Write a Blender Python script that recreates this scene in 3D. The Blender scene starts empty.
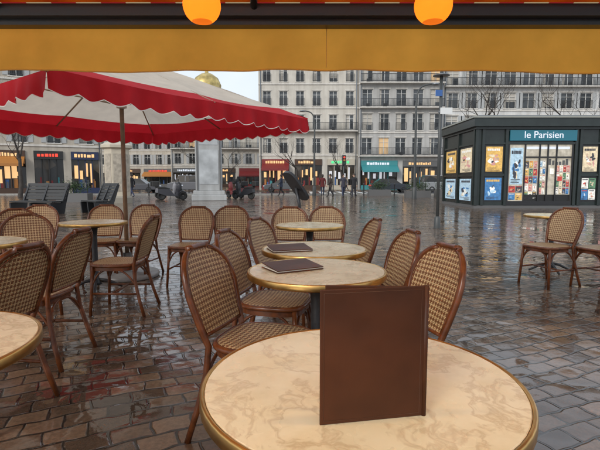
import bpy, math, random
from mathutils import Vector, Matrix
R=random.Random(7)
rad=math.radians
# ------------------------------------------------------------ materials
MATS={}
def newmat(name):
    m=bpy.data.materials.new(name); m.use_nodes=True
    nt=m.node_tree; b=nt.nodes['Principled BSDF']
    MATS[name]=m
    return m,nt,b
def simple(name,col,rough=0.6,metal=0.0,emit=None,es=0,noise=0.0,nscale=8.0,bump=0.0,spec=0.5):
    m,nt,b=newmat(name)
    b.inputs['Roughness'].default_value=rough; b.inputs['Metallic'].default_value=metal
    b.inputs['Specular IOR Level'].default_value=spec
    b.inputs['Base Color'].default_value=(*col,1)
    if emit:
        b.inputs['Emission Color'].default_value=(*emit,1); b.inputs['Emission Strength'].default_value=es
    if noise>0 or bump>0:
        tc=nt.nodes.new('ShaderNodeTexCoord'); n=nt.nodes.new('ShaderNodeTexNoise')
        n.inputs['Scale'].default_value=nscale; n.inputs['Detail'].default_value=3
        nt.links.new(tc.outputs['Object'],n.inputs['Vector'])
        if noise>0:
            cr=nt.nodes.new('ShaderNodeValToRGB')
            cr.color_ramp.elements[0].position=.3; cr.color_ramp.elements[1].position=.72
            cr.color_ramp.elements[0].color=tuple(c*(1-noise) for c in col)+(1,)
            cr.color_ramp.elements[1].color=tuple(min(1,c*(1+noise)) for c in col)+(1,)
            nt.links.new(n.outputs['Fac'],cr.inputs['Fac']); nt.links.new(cr.outputs['Color'],b.inputs['Base Color'])
        if bump>0:
            bp=nt.nodes.new('ShaderNodeBump'); bp.inputs['Strength'].default_value=bump; bp.inputs['Distance'].default_value=.01
            nt.links.new(n.outputs['Fac'],bp.inputs['Height']); nt.links.new(bp.outputs['Normal'],b.inputs['Normal'])
    return m
def math_node(nt,op,a,b=None,c=None):
    n=nt.nodes.new('ShaderNodeMath'); n.operation=op
    for i,v in enumerate((a,b,c)):
        if v is None: continue
        if isinstance(v,(int,float)): n.inputs[i].default_value=v
        else: nt.links.new(v,n.inputs[i])
    return n.outputs[0]
def mixc(nt,f,a,b,typ='MIX'):
    n=nt.nodes.new('ShaderNodeMix'); n.data_type='RGBA'; n.blend_type=typ
    if isinstance(f,(int,float)): n.inputs[0].default_value=f
    else: nt.links.new(f,n.inputs[0])
    for i,v in ((6,a),(7,b)):
        if isinstance(v,tuple): n.inputs[i].default_value=v
        else: nt.links.new(v,n.inputs[i])
    return n.outputs[2]
def noise(nt,vec,scale,detail=5,rough=.55):
    n=nt.nodes.new('ShaderNodeTexNoise'); n.inputs['Scale'].default_value=scale; n.inputs['Detail'].default_value=detail
    n.inputs['Roughness'].default_value=rough
    if vec is not None: nt.links.new(vec,n.inputs['Vector'])
    return n
def ramp(nt,fac,p0,p1,c0=(0,0,0,1),c1=(1,1,1,1)):
    cr=nt.nodes.new('ShaderNodeValToRGB'); e=cr.color_ramp.elements
    e[0].position=p0;e[1].position=p1;e[0].color=c0;e[1].color=c1
    nt.links.new(fac,cr.inputs['Fac']); return cr.outputs['Color']

# wet setts
def ground_mat():
    m,nt,b=newmat('wet_cobbles')
    tc=nt.nodes.new('ShaderNodeTexCoord')
    mp=nt.nodes.new('ShaderNodeMapping'); mp.inputs['Rotation'].default_value=(0,0,rad(-24))
    nt.links.new(tc.outputs['Object'],mp.inputs['Vector'])
    def off(vec,scale,amt,det):
        wn=noise(nt,vec,scale,det)
        sub=nt.nodes.new('ShaderNodeVectorMath'); sub.operation='SUBTRACT'; sub.inputs[1].default_value=(.5,.5,.5)
        nt.links.new(wn.outputs['Color'],sub.inputs[0])
        sc=nt.nodes.new('ShaderNodeVectorMath'); sc.operation='SCALE'; sc.inputs['Scale'].default_value=amt
        nt.links.new(sub.outputs[0],sc.inputs[0]); return sc.outputs[0]
    a1=off(mp.outputs[0],1.6,.08,0); a2=off(mp.outputs[0],12,.026,0)
    ad=nt.nodes.new('ShaderNodeVectorMath'); nt.links.new(mp.outputs[0],ad.inputs[0]); nt.links.new(a1,ad.inputs[1])
    ad2=nt.nodes.new('ShaderNodeVectorMath'); nt.links.new(ad.outputs[0],ad2.inputs[0]); nt.links.new(a2,ad2.inputs[1])
    br=nt.nodes.new('ShaderNodeTexBrick'); nt.links.new(ad2.outputs[0],br.inputs['Vector'])
    br.inputs['Scale'].default_value=1; br.inputs['Brick Width'].default_value=.19; br.inputs['Row Height'].default_value=.125
    br.inputs['Mortar Size'].default_value=.011; br.inputs['Mortar Smooth'].default_value=.75; br.offset=.45
    br.inputs['Color1'].default_value=(.070,.046,.034,1); br.inputs['Color2'].default_value=(.26,.175,.118,1)
    br.inputs['Mortar'].default_value=(.022,.018,.015,1)
    fine=noise(nt,tc.outputs['Object'],42,2,.7)
    big=noise(nt,tc.outputs['Object'],.35,2)
    col=mixc(nt,.6,br.outputs['Color'],ramp(nt,fine.outputs['Fac'],.25,.8,(.35,.33,.31,1),(1.35,1.28,1.2,1)),'MULTIPLY')
    col=mixc(nt,.6,col,ramp(nt,big.outputs['Fac'],.3,.7,(.65,.65,.67,1),(1.3,1.22,1.12,1)),'MULTIPLY')
    pud=noise(nt,tc.outputs['Object'],1.1,3,.6)
    pm=ramp(nt,pud.outputs['Fac'],.49,.60)
    col=mixc(nt,pm,col,mixc(nt,.4,col,(.03,.026,.022,1)))
    nt.links.new(col,b.inputs['Base Color'])
    h=math_node(nt,'SUBTRACT',1.0,br.outputs['Fac'])
    h2=math_node(nt,'MULTIPLY_ADD',fine.outputs['Fac'],.2,h)
    med=noise(nt,tc.outputs['Object'],7,1)
    h3=math_node(nt,'MULTIPLY_ADD',med.outputs['Fac'],1.4,h2)
    inv=math_node(nt,'MULTIPLY_ADD',pm,-.88,1.0)
    h4=math_node(nt,'MULTIPLY',h3,inv)
    bp=nt.nodes.new('ShaderNodeBump'); bp.inputs['Strength'].default_value=.55; bp.inputs['Distance'].default_value=.006
    nt.links.new(h4,bp.inputs['Height']); nt.links.new(bp.outputs['Normal'],b.inputs['Normal'])
    rr=ramp(nt,med.outputs['Fac'],.3,.75,(.05,.05,.05,1),(.21,.21,.21,1))
    rm=mixc(nt,pm,rr,(.015,.015,.015,1)); nt.links.new(rm,b.inputs['Roughness'])
    b.inputs['Specular IOR Level'].default_value=.9
    return m
GROUND=ground_mat()
ASPH=simple('wet_asphalt',(.05,.05,.053),.16,noise=.3,nscale=3,bump=.2)
KERB=simple('granite_kerb',(.28,.27,.25),.3,noise=.2,nscale=4)
PAINT=simple('road_paint',(.7,.7,.68),.35,noise=.15,nscale=5)
WOOD=simple('varnished_rattan_frame',(.135,.040,.012),.27,noise=.45,nscale=16,spec=.4)
def weave():
    m,nt,b=newmat('woven_rattan')
    uv=nt.nodes.new('ShaderNodeUVMap')
    mp=nt.nodes.new('ShaderNodeMapping'); mp.inputs['Rotation'].default_value=(0,0,rad(45))
    nt.links.new(uv.outputs[0],mp.inputs[0])
    ck=nt.nodes.new('ShaderNodeTexChecker'); ck.inputs['Scale'].default_value=62
    ck.inputs['Color1'].default_value=(.82,.62,.34,1); ck.inputs['Color2'].default_value=(.14,.045,.016,1)
    nt.links.new(mp.outputs[0],ck.inputs['Vector'])
    w=nt.nodes.new('ShaderNodeTexWave'); w.wave_type='BANDS'; w.bands_direction='X'; w.inputs['Scale'].default_value=44
    nt.links.new(uv.outputs[0],w.inputs['Vector'])
    w2=nt.nodes.new('ShaderNodeTexWave'); w2.bands_direction='Y'; w2.inputs['Scale'].default_value=44
    nt.links.new(uv.outputs[0],w2.inputs['Vector'])
    mul=math_node(nt,'MULTIPLY',w.outputs['Fac'],w2.outputs['Fac'])
    tc=nt.nodes.new('ShaderNodeTexCoord'); nn=noise(nt,tc.outputs['Object'],5,2)
    col=mixc(nt,ramp(nt,mul,.02,.2),(.25,.12,.045,1),ck.outputs['Color'])
    col=mixc(nt,.5,col,ramp(nt,nn.outputs['Fac'],.3,.7,(.62,.56,.48,1),(1,1,1,1)),'MULTIPLY')
    nt.links.new(col,b.inputs['Base Color'])
    bp=nt.nodes.new('ShaderNodeBump'); bp.inputs['Strength'].default_value=.5; bp.inputs['Distance'].default_value=.003
    nt.links.new(mul,bp.inputs['Height']); nt.links.new(bp.outputs['Normal'],b.inputs['Normal'])
    b.inputs['Roughness'].default_value=.42
    return m
WEAVE=weave()
def marble():
    m,nt,b=newmat('table_marble')
    tc=nt.nodes.new('ShaderNodeTexCoord')
    n0=noise(nt,tc.outputs['Object'],2.6,4,.6)
    ad=nt.nodes.new('ShaderNodeVectorMath'); ad.operation='MULTIPLY_ADD'; ad.inputs[1].default_value=(.6,.6,.6)
    nt.links.new(n0.outputs['Color'],ad.inputs[0]); nt.links.new(tc.outputs['Object'],ad.inputs[2])
    n1=noise(nt,ad.outputs[0],3.4,6,.6)
    v=math_node(nt,'ABSOLUTE',math_node(nt,'SUBTRACT',n1.outputs['Fac'],.5))
    c=ramp(nt,v,.0,.03,(.64,.53,.36,1),(.80,.71,.51,1))
    n3=noise(nt,tc.outputs['Object'],11,4,.65)
    c=mixc(nt,.45,c,ramp(nt,n3.outputs['Fac'],.32,.6,(.80,.74,.64,1),(1,1,1,1)),'MULTIPLY')
    c=mixc(nt,.6,c,ramp(nt,n0.outputs['Fac'],.35,.65,(.84,.80,.70,1),(1,1,1,1)),'MULTIPLY')
    nt.links.new(c,b.inputs['Base Color'])
    sm=noise(nt,tc.outputs['Object'],9,3); nt.links.new(ramp(nt,sm.outputs['Fac'],.3,.7,(.12,.12,.12,1),(.34,.34,.34,1)),b.inputs['Roughness'])
    return m
MARBLE=marble()
BRASS=simple('brass_rim',(.62,.38,.13),.32,1.0,noise=.3,nscale=12)
IRON=simple('cast_iron',(.025,.025,.027),.4,bump=.2,nscale=40)
LEATHER=simple('menu_leather',(.072,.022,.008),.48,noise=.35,nscale=6,bump=.6,spec=.28)
PAPER=simple('paper',(.7,.66,.58),.7)
def fabric(name,col,trans=.35,nscale=5,bd=.06):
    m,nt,b=newmat(name)
    out=nt.nodes['Material Output']
    tc=nt.nodes.new('ShaderNodeTexCoord'); n=noise(nt,tc.outputs['Object'],nscale,3)
    c=ramp(nt,n.outputs['Fac'],.3,.7,tuple(x*.86 for x in col)+(1,),tuple(col)+(1,))
    nt.links.new(c,b.inputs['Base Color']); b.inputs['Roughness'].default_value=.75; b.inputs['Specular IOR Level'].default_value=.2
    n2=noise(nt,tc.outputs['Object'],1.6,2)
    bp=nt.nodes.new('ShaderNodeBump'); bp.inputs['Strength'].default_value=.5; bp.inputs['Distance'].default_value=bd
    nt.links.new(n2.outputs['Fac'],bp.inputs['Height']); nt.links.new(bp.outputs['Normal'],b.inputs['Normal'])
    t=nt.nodes.new('ShaderNodeBsdfTranslucent'); nt.links.new(c,t.inputs['Color'])
    ms=nt.nodes.new('ShaderNodeMixShader'); ms.inputs[0].default_value=trans
    nt.links.new(b.outputs[0],ms.inputs[1]); nt.links.new(t.outputs[0],ms.inputs[2]); nt.links.new(ms.outputs[0],out.inputs['Surface'])
    return m
YEL=fabric('awning_yellow_fabric',(1.0,.47,.07),.82)
REDF=fabric('parasol_red_fabric',(.60,.02,.03),.35)
CREAMF=fabric('parasol_cream_fabric',(.85,.76,.64),.42)
WHITEF=simple('white_trim',(.78,.74,.68),.7)
def stripes():
    m=fabric('awning_stripes',(.5,.03,.03),.4); nt=m.node_tree
    tc=nt.nodes.new('ShaderNodeTexCoord'); sp=nt.nodes.new('ShaderNodeSeparateXYZ'); nt.links.new(tc.outputs['Object'],sp.inputs[0])
    f=math_node(nt,'GREATER_THAN',math_node(nt,'FRACT',math_node(nt,'MULTIPLY',sp.outputs[0],3.2)),.5)
    c=mixc(nt,f,(.5,.03,.03,1),(.8,.6,.32,1))
    b=nt.nodes['Principled BSDF']; nt.links.new(c,b.inputs['Base Color'])
    for n in nt.nodes:
        if n.type=='BSDF_TRANSLUCENT': nt.links.new(c,n.inputs['Color'])
    return m
STRIPE=stripes()
BLACKM=simple('black_metal',(.02,.02,.022),.35)
GREYM=simple('grey_metal',(.22,.23,.24),.4,.6)
GALV=simple('dark_pole_paint',(.06,.065,.065),.4)
def stone(name,col,dirt=.55):
    m,nt,b=newmat(name); tc=nt.nodes.new('ShaderNodeTexCoord')
    n=noise(nt,tc.outputs['Object'],.6,4,.65)
    mp=nt.nodes.new('ShaderNodeMapping'); mp.inputs['Scale'].default_value=(2.2,2.2,.18); nt.links.new(tc.outputs['Object'],mp.inputs[0])
    st=noise(nt,mp.outputs[0],1.0,4,.6)
    c=ramp(nt,n.outputs['Fac'],.3,.72,tuple(x*.86 for x in col)+(1,),tuple(min(1,x*1.12) for x in col)+(1,))
    c=mixc(nt,dirt,c,ramp(nt,st.outputs['Fac'],.36,.62,(.72,.70,.68,1),(1,1,1,1)),'MULTIPLY')
    nt.links.new(c,b.inputs['Base Color']); b.inputs['Roughness'].default_value=.85
    return m
W1=stone('facade_cream',(.60,.565,.50)); W2=stone('facade_grey_stone',(.46,.455,.44)); W3=stone('facade_white_render',(.64,.64,.63))
W4=stone('facade_beige',(.48,.43,.36)); W5=stone('facade_far',(.56,.51,.43))
TRIM=stone('stone_trim',(.66,.63,.58))
def glass(name,c1,c2):
    m,nt,b=newmat(name); 
    tc=nt.nodes.new('ShaderNodeTexCoord'); n=nt.nodes.new('ShaderNodeTexVoronoi'); n.inputs['Scale'].default_value=.6
    nt.links.new(tc.outputs['Object'],n.inputs['Vector'])
    sp=nt.nodes.new('ShaderNodeSeparateColor'); nt.links.new(n.outputs['Color'],sp.inputs[0])
    nt.links.new(ramp(nt,sp.outputs[0],.2,.9,(*c1,1),(*c2,1)),b.inputs['Base Color'])
    b.inputs['Roughness'].default_value=.08; return m
GL=glass('window_glass',(.02,.024,.028),(.09,.10,.11))
GLS=glass('shop_glass',(.015,.015,.015),(.09,.07,.05))
FRAME=simple('window_frame_paint',(.62,.62,.60),.5)
SHUT=simple('shutter_grey',(.40,.41,.41),.6)
RAIL=simple('wrought_iron_rail',(.03,.032,.035),.5)
ZINC=simple('zinc_roof',(.17,.19,.215),.4,.3,noise=.15,nscale=1)
BARK=simple('bark',(.055,.045,.038),.8,noise=.3,nscale=6,bump=.4)
WARM=simple('lit_shop_interior',(.3,.18,.08),.6,emit=(1,.60,.27),es=.9)
COOL=simple('lit_shop_cool',(.3,.3,.3),.6,emit=(.9,.92,1),es=.55)
REDL=simple('lit_red_sign',(.4,.03,.02),.5,emit=(1,.08,.04),es=.8)
GREENL=simple('lit_green_sign',(.02,.3,.08),.5,emit=(.1,.9,.35),es=.9)
WHITEL=simple('lit_white_panel',(.6,.62,.65),.5,emit=(.75,.85,1),es=.45)
COLS={n:simple('shop_'+n,c,.5) for n,c in dict(red=(.20,.02,.02),navy=(.02,.03,.08),teal=(.05,.26,.28),brown=(.07,.035,.02),green=(.02,.07,.045),grey=(.12,.12,.12),cream=(.5,.45,.36),black=(.02,.02,.02),blue=(.04,.12,.35),orange=(.45,.18,.04)).items()}

# ------------------------------------------------------------ mesh helpers
class Geo:
    def __init__(s): s.v=[];s.f=[];s.m=[];s.uv=[];s.smooth=[]
    def add(s,vs,fs,mi=0,uvs=None,smooth=False):
        o=len(s.v); s.v+= [tuple(v) for v in vs]
        s.uv+= uvs if uvs else [(v[0],v[2]) for v in vs]
        for f in fs: s.f.append(tuple(i+o for i in f)); s.m.append(mi); s.smooth.append(smooth)
    def box(s,x0,x1,y0,y1,z0,z1,mi=0):
        vs=[(x0,y0,z0),(x1,y0,z0),(x1,y1,z0),(x0,y1,z0),(x0,y0,z1),(x1,y0,z1),(x1,y1,z1),(x0,y1,z1)]
        s.add(vs,[(0,3,2,1),(4,5,6,7),(0,1,5,4),(1,2,6,5),(2,3,7,6),(3,0,4,7)],mi)
    def obox(s,M,sx,sy,sz,mi=0):
        vs=[M@Vector((a*sx/2,b*sy/2,c*sz/2)) for c in(-1,1) for b in(-1,1) for a in(-1,1)]
        s.add(vs,[(0,2,3,1),(4,5,7,6),(0,1,5,4),(1,3,7,5),(3,2,6,7),(2,0,4,6)],mi)
    def tube(s,pts,r,n=8,mi=0,closed=False,cap=True):
        pts=[Vector(p) for p in pts]; N=len(pts)
        rs=r if isinstance(r,(list,tuple)) else [r]*N
        vs=[];prev=None
        for i,p in enumerate(pts):
            if closed: t=pts[(i+1)%N]-pts[i-1]
            else: t=pts[min(i+1,N-1)]-pts[max(i-1,0)]
            if t.length<1e-9: t=Vector((0,0,1))
            t.normalize()
            if prev is None:
                a=Vector((0,0,1)) if abs(t.z)<.9 else Vector((1,0,0))
                u=t.cross(a).normalized()
            else:
                u=(prev-t*prev.dot(t))
                u=u.normalized() if u.length>1e-6 else t.orthogonal().normalized()
            prev=u; w=t.cross(u)
            for k in range(n):
                an=2*math.pi*k/n; vs.append(p+(u*math.cos(an)+w*math.sin(an))*rs[i])
        fs=[]
        for i in range(N if closed else N-1):
            j=(i+1)%N
            for k in range(n):
                k2=(k+1)%n; fs.append((i*n+k,i*n+k2,j*n+k2,j*n+k))
        if cap and not closed:
            fs.append(tuple(reversed(range(n)))); fs.append(tuple(range((N-1)*n,N*n)))
        s.add(vs,fs,mi,smooth=True)
    def lathe(s,prof,n=32,mi=0,c=(0,0,0),cap=False,smooth=True,sy=1):
        vs=[];fs=[]
        for r,z in prof:
            for k in range(n):
                a=2*math.pi*k/n; vs.append((c[0]+r*math.cos(a),c[1]+r*math.sin(a)*sy,c[2]+z))
        for i in range(len(prof)-1):
            for k in range(n):
                k2=(k+1)%n; fs.append((i*n+k,i*n+k2,(i+1)*n+k2,(i+1)*n+k))
        s.add(vs,fs,mi,smooth=smooth)
    def extr(s,poly,y0,y1,mi=0):
        n=len(poly); vs=[(x,y0,z) for x,z in poly]+[(x,y1,z) for x,z in poly]
        fs=[tuple(range(n)),tuple(reversed(range(n,2*n)))]+[(i,i+n,(i+1)%n+n,(i+1)%n) for i in range(n)]
        s.add(vs,fs,mi)
    def mesh(s,name,mats):
        me=bpy.data.meshes.new(name); me.from_pydata(s.v,[],s.f)
        for m in mats: me.materials.append(m)
        me.polygons.foreach_set('material_index',s.m); me.polygons.foreach_set('use_smooth',s.smooth)
        u=me.uv_layers.new(name='UVMap'); flat=[]
        for l in me.loops: flat+=list(s.uv[l.vertex_index])
        u.data.foreach_set('uv',flat); me.update(); return me
SC=bpy.context.scene
def link(name,me,loc=(0,0,0),rz=0,parent=None):
    o=bpy.data.objects.new(name,me); SC.collection.objects.link(o)
    o.location=loc; o.rotation_euler=(0,0,rz)
    if parent: o.parent=parent
    return o
def bevel(o,w=.01,seg=2):
    b=o.modifiers.new('Bevel','BEVEL'); b.width=w; b.segments=seg; b.limit_method='ANGLE'; return o
class Obj:
    """empty with named child parts"""
    def __init__(s,name,loc=(0,0,0),rz=0):
        s.e=link(name,None,loc,rz); s.p={}
    def g(s,part,mat):
        if part not in s.p: s.p[part]=(Geo(),mat)
        return s.p[part][0]
    def done(s,bev=None):
        out={}
        for k,(g,m) in s.p.items():
            if not g.f: continue
            o=link(k,g.mesh(k,[m]),parent=s.e); out[k]=o
            if bev and k in bev: bevel(o,bev[k])
        return out
def crom(pts,sub=6,closed=False):
    P=[Vector(p) for p in pts]; out=[];n=len(P)
    for i in range(n if closed else n-1):
        p0=P[i-1] if (closed or i>0) else P[0]; p1=P[i]; p2=P[(i+1)%n]; p3=P[(i+2)%n] if (closed or i+2<n) else P[-1]
        for k in range(sub):
            t=k/sub
            out.append(.5*((2*p1)+(-p0+p2)*t+(2*p0-5*p1+4*p2-p3)*t*t+(-p0+3*p1-3*p2+p3)*t**3))
    if not closed: out.append(P[-1])
    return out

# ------------------------------------------------------------ ground
g=Geo(); g.add([(-400,-60,0),(400,-60,0),(400,900,0),(-400,900,0)],[(0,1,2,3)]); link('ground',g.mesh('ground',[GROUND]))
g=Geo(); g.add([(-120,39,.004),(120,39,.004),(120,52,.004),(-120,52,.004)],[(0,1,2,3)]); link('road',g.mesh('road',[ASPH]))
g=Geo(); g.box(-120,120,38.7,39,0,.12); link('kerb',g.mesh('kerb',[KERB]))
g=Geo(); g.box(-120,120,52,110,0,.13); link('pavement',g.mesh('pavement',[GROUND]))
g=Geo()
for i in range(9): g.add([(1+i*1.0,39.6,.008),(1.5+i*1.0,39.6,.008),(1.5+i*1.0,51.4,.008),(1+i*1.0,51.4,.008)],[(0,1,2,3)])
link('crosswalk_marking',g.mesh('crosswalk',[PAINT]))

# ------------------------------------------------------------ bistro chair
def chair_mesh():
    g=Geo(); H=.88
    def yb(z,x): 
        t=(z-.45)/.45
        return -.19-.13*t-.035*t*(1-min(1,(x/.215)**2))
    def hw(z):
        if z<.68: return .170+.045*((z-.45)/.23)**.8
        q=min(1,(z-.68)/(H-.68)); return .215*max(0,(1-q**2.4))**(1/2.4)
    zs=[.45,.5,.56,.62,.68,.73,.77,.80,.825,.845,.86,.872]
    right=[(hw(z),yb(z,hw(z)),z) for z in zs]
    arch=[(x,yb(H,x),H) for x in (.09,.05,0,-.05,-.09)]
    top=[p for p in right]+arch+[(-p[0],p[1],p[2]) for p in reversed(right)]
    full=[(.215,-.285,0),(.20,-.24,.15),(.18,-.2,.32)]+top+[(-.18,-.2,.32),(-.20,-.24,.15),(-.215,-.285,0)]
    g.tube(full,.0155,8,0)
    nz=16;nx=10
    for side in (0,1):
        vs=[];uv=[];fs=[]
        for i in range(nz+1):
            z=.50+(H-.004-.50)*i/nz; w=max(hw(z)-.004,.01)
            for j in range(nx+1):
                x=-w+2*w*j/nx; vs.append((x,yb(z,x)+(.006 if side else -.006),z)); uv.append((x,z))
        for i in range(nz):
            for j in range(nx):
                a=i*(nx+1)+j; q=(a,a+1,a+nx+2,a+nx+1)
                fs.append(q if not side else tuple(reversed(q)))
        g.add(vs,fs,1,uv,True)
    g.tube([(-.18,yb(.50,.18),.50),(-.09,yb(.5,.09),.497),(0,yb(.50,0),.495),(.09,yb(.5,.09),.497),(.18,yb(.50,.18),.50)],.011,8,0)
    for dy in (-.010,.008):
        g.tube([(x*.90,yb(z,x*.90)+dy,.50+(z-.50)*.945) for x,y,z in top if z>=.5],.0045,5,0)
    out=[]
    for k in range(40):
        a=2*math.pi*k/40; c,s_=math.cos(a),math.sin(a)
        x=math.copysign(abs(c)**.55,c)*(.205 if s_>0 else .205-.025*(-s_)); y=math.copysign(abs(s_)**.55,s_)*.205+.01
        out.append((x,y))
    g.tube([(x,y,.452) for x,y in out],.016,8,0,closed=True)
    rings=[(1,.462),(.9,.468),(.5,.458),(0.001,.452)]
    vs=[];uv=[];fs=[]
    for s_,z in rings:
        for x,y in out: vs.append((x*s_,y*s_,z)); uv.append((x*s_,y*s_))
    for i in range(3):
        for k in range(40):
            k2=(k+1)%40; fs.append((i*40+k,i*40+k2,(i+1)*40+k2,(i+1)*40+k))
    g.add(vs,fs,1,uv,True)
    g.add([(x*.98,y*.98,.44) for x,y in out],[tuple(reversed(range(40)))],0)
    vs=[];uv=[];fs=[]
    for z in (.452,.405):
        for k,(x,y) in enumerate(out): vs.append((x*.97,y*.97,z)); uv.append((k*.032,z))
    for k in range(40):
        k2=(k+1)%40; fs.append((k,k+40,k2+40,k2))
    g.add(vs,fs,0,uv,True)
    for sx in (-1,1):
        g.tube([(sx*.175,.175,.44),(sx*.185,.185,.25),(sx*.2,.2,0)],[.0165,.0155,.014],8,0)
        g.tube([(sx*.188,.187,.2),(sx*.192,-.01,.2),(sx*.197,-.232,.2)],.010,6,0)
        g.tube(crom([(sx*.186,.187,.26),(sx*.18,.12,.38),(sx*.178,0,.425),(sx*.18,-.12,.38),(sx*.186,-.205,.28)],4),.009,6,0)
    g.tube([(-.192,0,.2),(.192,0,.2)],.010,6,0)
    g.tube(crom([(-.186,.188,.26),(-.12,.185,.38),(0,.185,.425),(.12,.185,.38),(.186,.188,.26)],4),.009,6,0)
    g.tube(crom([(-.19,-.21,.27),(-.12,-.19,.38),(0,-.18,.42),(.12,-.19,.38),(.19,-.21,.27)],4),.009,6,0)
    return g.mesh('bistro_chair',[WOOD,WEAVE])
CH=chair_mesh()
def chair(x,y,face): link('bistro_chair',CH,(x,y,0),rad(face-90))
chairs=[(-.18,2.08,-19),(-.16,2.78,-14),(-.07,3.68,-24),(-.14,5.15,-94),(.36,5.2,-84),
 (.40,2.10,195),(.38,2.80,188),(.31,3.72,187),
 (-1.29,5.2,-96),(-.83,5.3,-86),(-2.48,5.6,-78),(-2.07,5.65,-97),
 (-1.67,4.12,180),(-1.78,2.97,177),(-1.68,2.26,171),(-2.42,4.0,-55),(-3.0,4.85,-48),(-2.80,4.1,-30),
 (2.86,5.15,202),(3.36,4.95,195),(-3.3,5.6,-70)]
for c in chairs: chair(*c)

# ------------------------------------------------------------ tables
def table(x,y,r=.35):
    o=Obj('cafe_table',(x,y,0),R.uniform(0,6))
    t=o.g('marble_top',MARBLE)
    t.lathe([(0.001,.752),(r-.012,.752),(r-.010,.75),(r-.010,.73),(.001,.73)],64,smooth=False)
    o.g('brass_edge',BRASS).lathe([(r-.009,.7495),(r-.006,.7535),(r-.001,.752),(r+.001,.748),(r+.001,.724),(r-.003,.72),(r-.012,.72)],64)
    p=o.g('pedestal',IRON)
    p.lathe([(.13,.718),(.12,.70),(.04,.68),(.03,.6),(.028,.3),(.033,.12),(.05,.08),(.06,.05),(.001,.05)],20)
    for k in range(4):
        a=k*math.pi/2; c,s=math.cos(a),math.sin(a)
        p.tube([(c*.03,s*.03,.10),(c*.12,s*.12,.085),(c*.22,s*.22,.035),(c*.27,s*.27,.012)],[.02,.018,.016,.013],8)
    o.done()
for t in [(.138,.985,.358),(.085,2.25),(.095,2.98),(.10,4.6),(-1.10,1.18),(-2.42,3.3),(-2.28,4.95),(3.35,5.95)]: table(*t)

# menus
def menu_standing():
    o=Obj('menu_folder',(0,0,.752))
    def cover(part,a,b,mat,h=.254,t=.004,off=0,shr=0,base=0):
        a=Vector((*a,0));b=Vector((*b,0)); d=(b-a); L=d.length; d.normalize(); n=Vector((-d.y,d.x,0))
        M=Matrix.Translation((a+b)/2+n*off+Vector((0,0,h/2+base)))@Matrix((( d.x,n.x,0,0),(d.y,n.y,0,0),(0,0,1,0),(0,0,0,1)))
        o.g(part,mat).obox(M,L-shr,t,h-shr)
    S=(.236,.826); A=(.036,.790); B=(.048,.838)
    cover('front_cover',A,S,LEATHER); cover('back_cover',B,S,LEATHER,h=.252)
    cover('pages',(.05,.8025),(.228,.8285),PAPER,shr=.012)
    o.g('spine',LEATHER).tube([(S[0]+.001,S[1],.0),(S[0]+.001,S[1],.254)],.005,8)
    st=o.g('stitching',simple('stitch_thread',(.10,.04,.018),.6))
    d=(Vector(S)-Vector(A)).normalized(); n=Vector((d.y,-d.x))
    def P(u,z): q=Vector(A)+d*u+n*.0022; return (q.x,q.y,z)
    L=(Vector(S)-Vector(A)).length
    st.tube([P(.007,.007),P(L-.009,.007),P(L-.009,.247),P(.007,.247)],.0005,4,closed=True)
    o.done({'front_cover':.0015,'back_cover':.0015})
menu_standing()
def menu_flat(x,y,rz):
    o=Obj('closed_menu',(x,y,.754),rz)
    o.g('back_cover',LEATHER).box(-.13,.13,-.095,.095,0,.004)
    o.g('pages',PAPER).box(-.125,.124,-.09,.09,.0045,.009)
    M=Matrix.Translation((0,0,.0185))@Matrix.Rotation(rad(4),4,'X')
    o.g('front_cover',LEATHER).obox(M,.26,.19,.004)
    o.done()
menu_flat(-.04,2.28,.5); menu_flat(-.07,2.90,.3)

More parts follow.
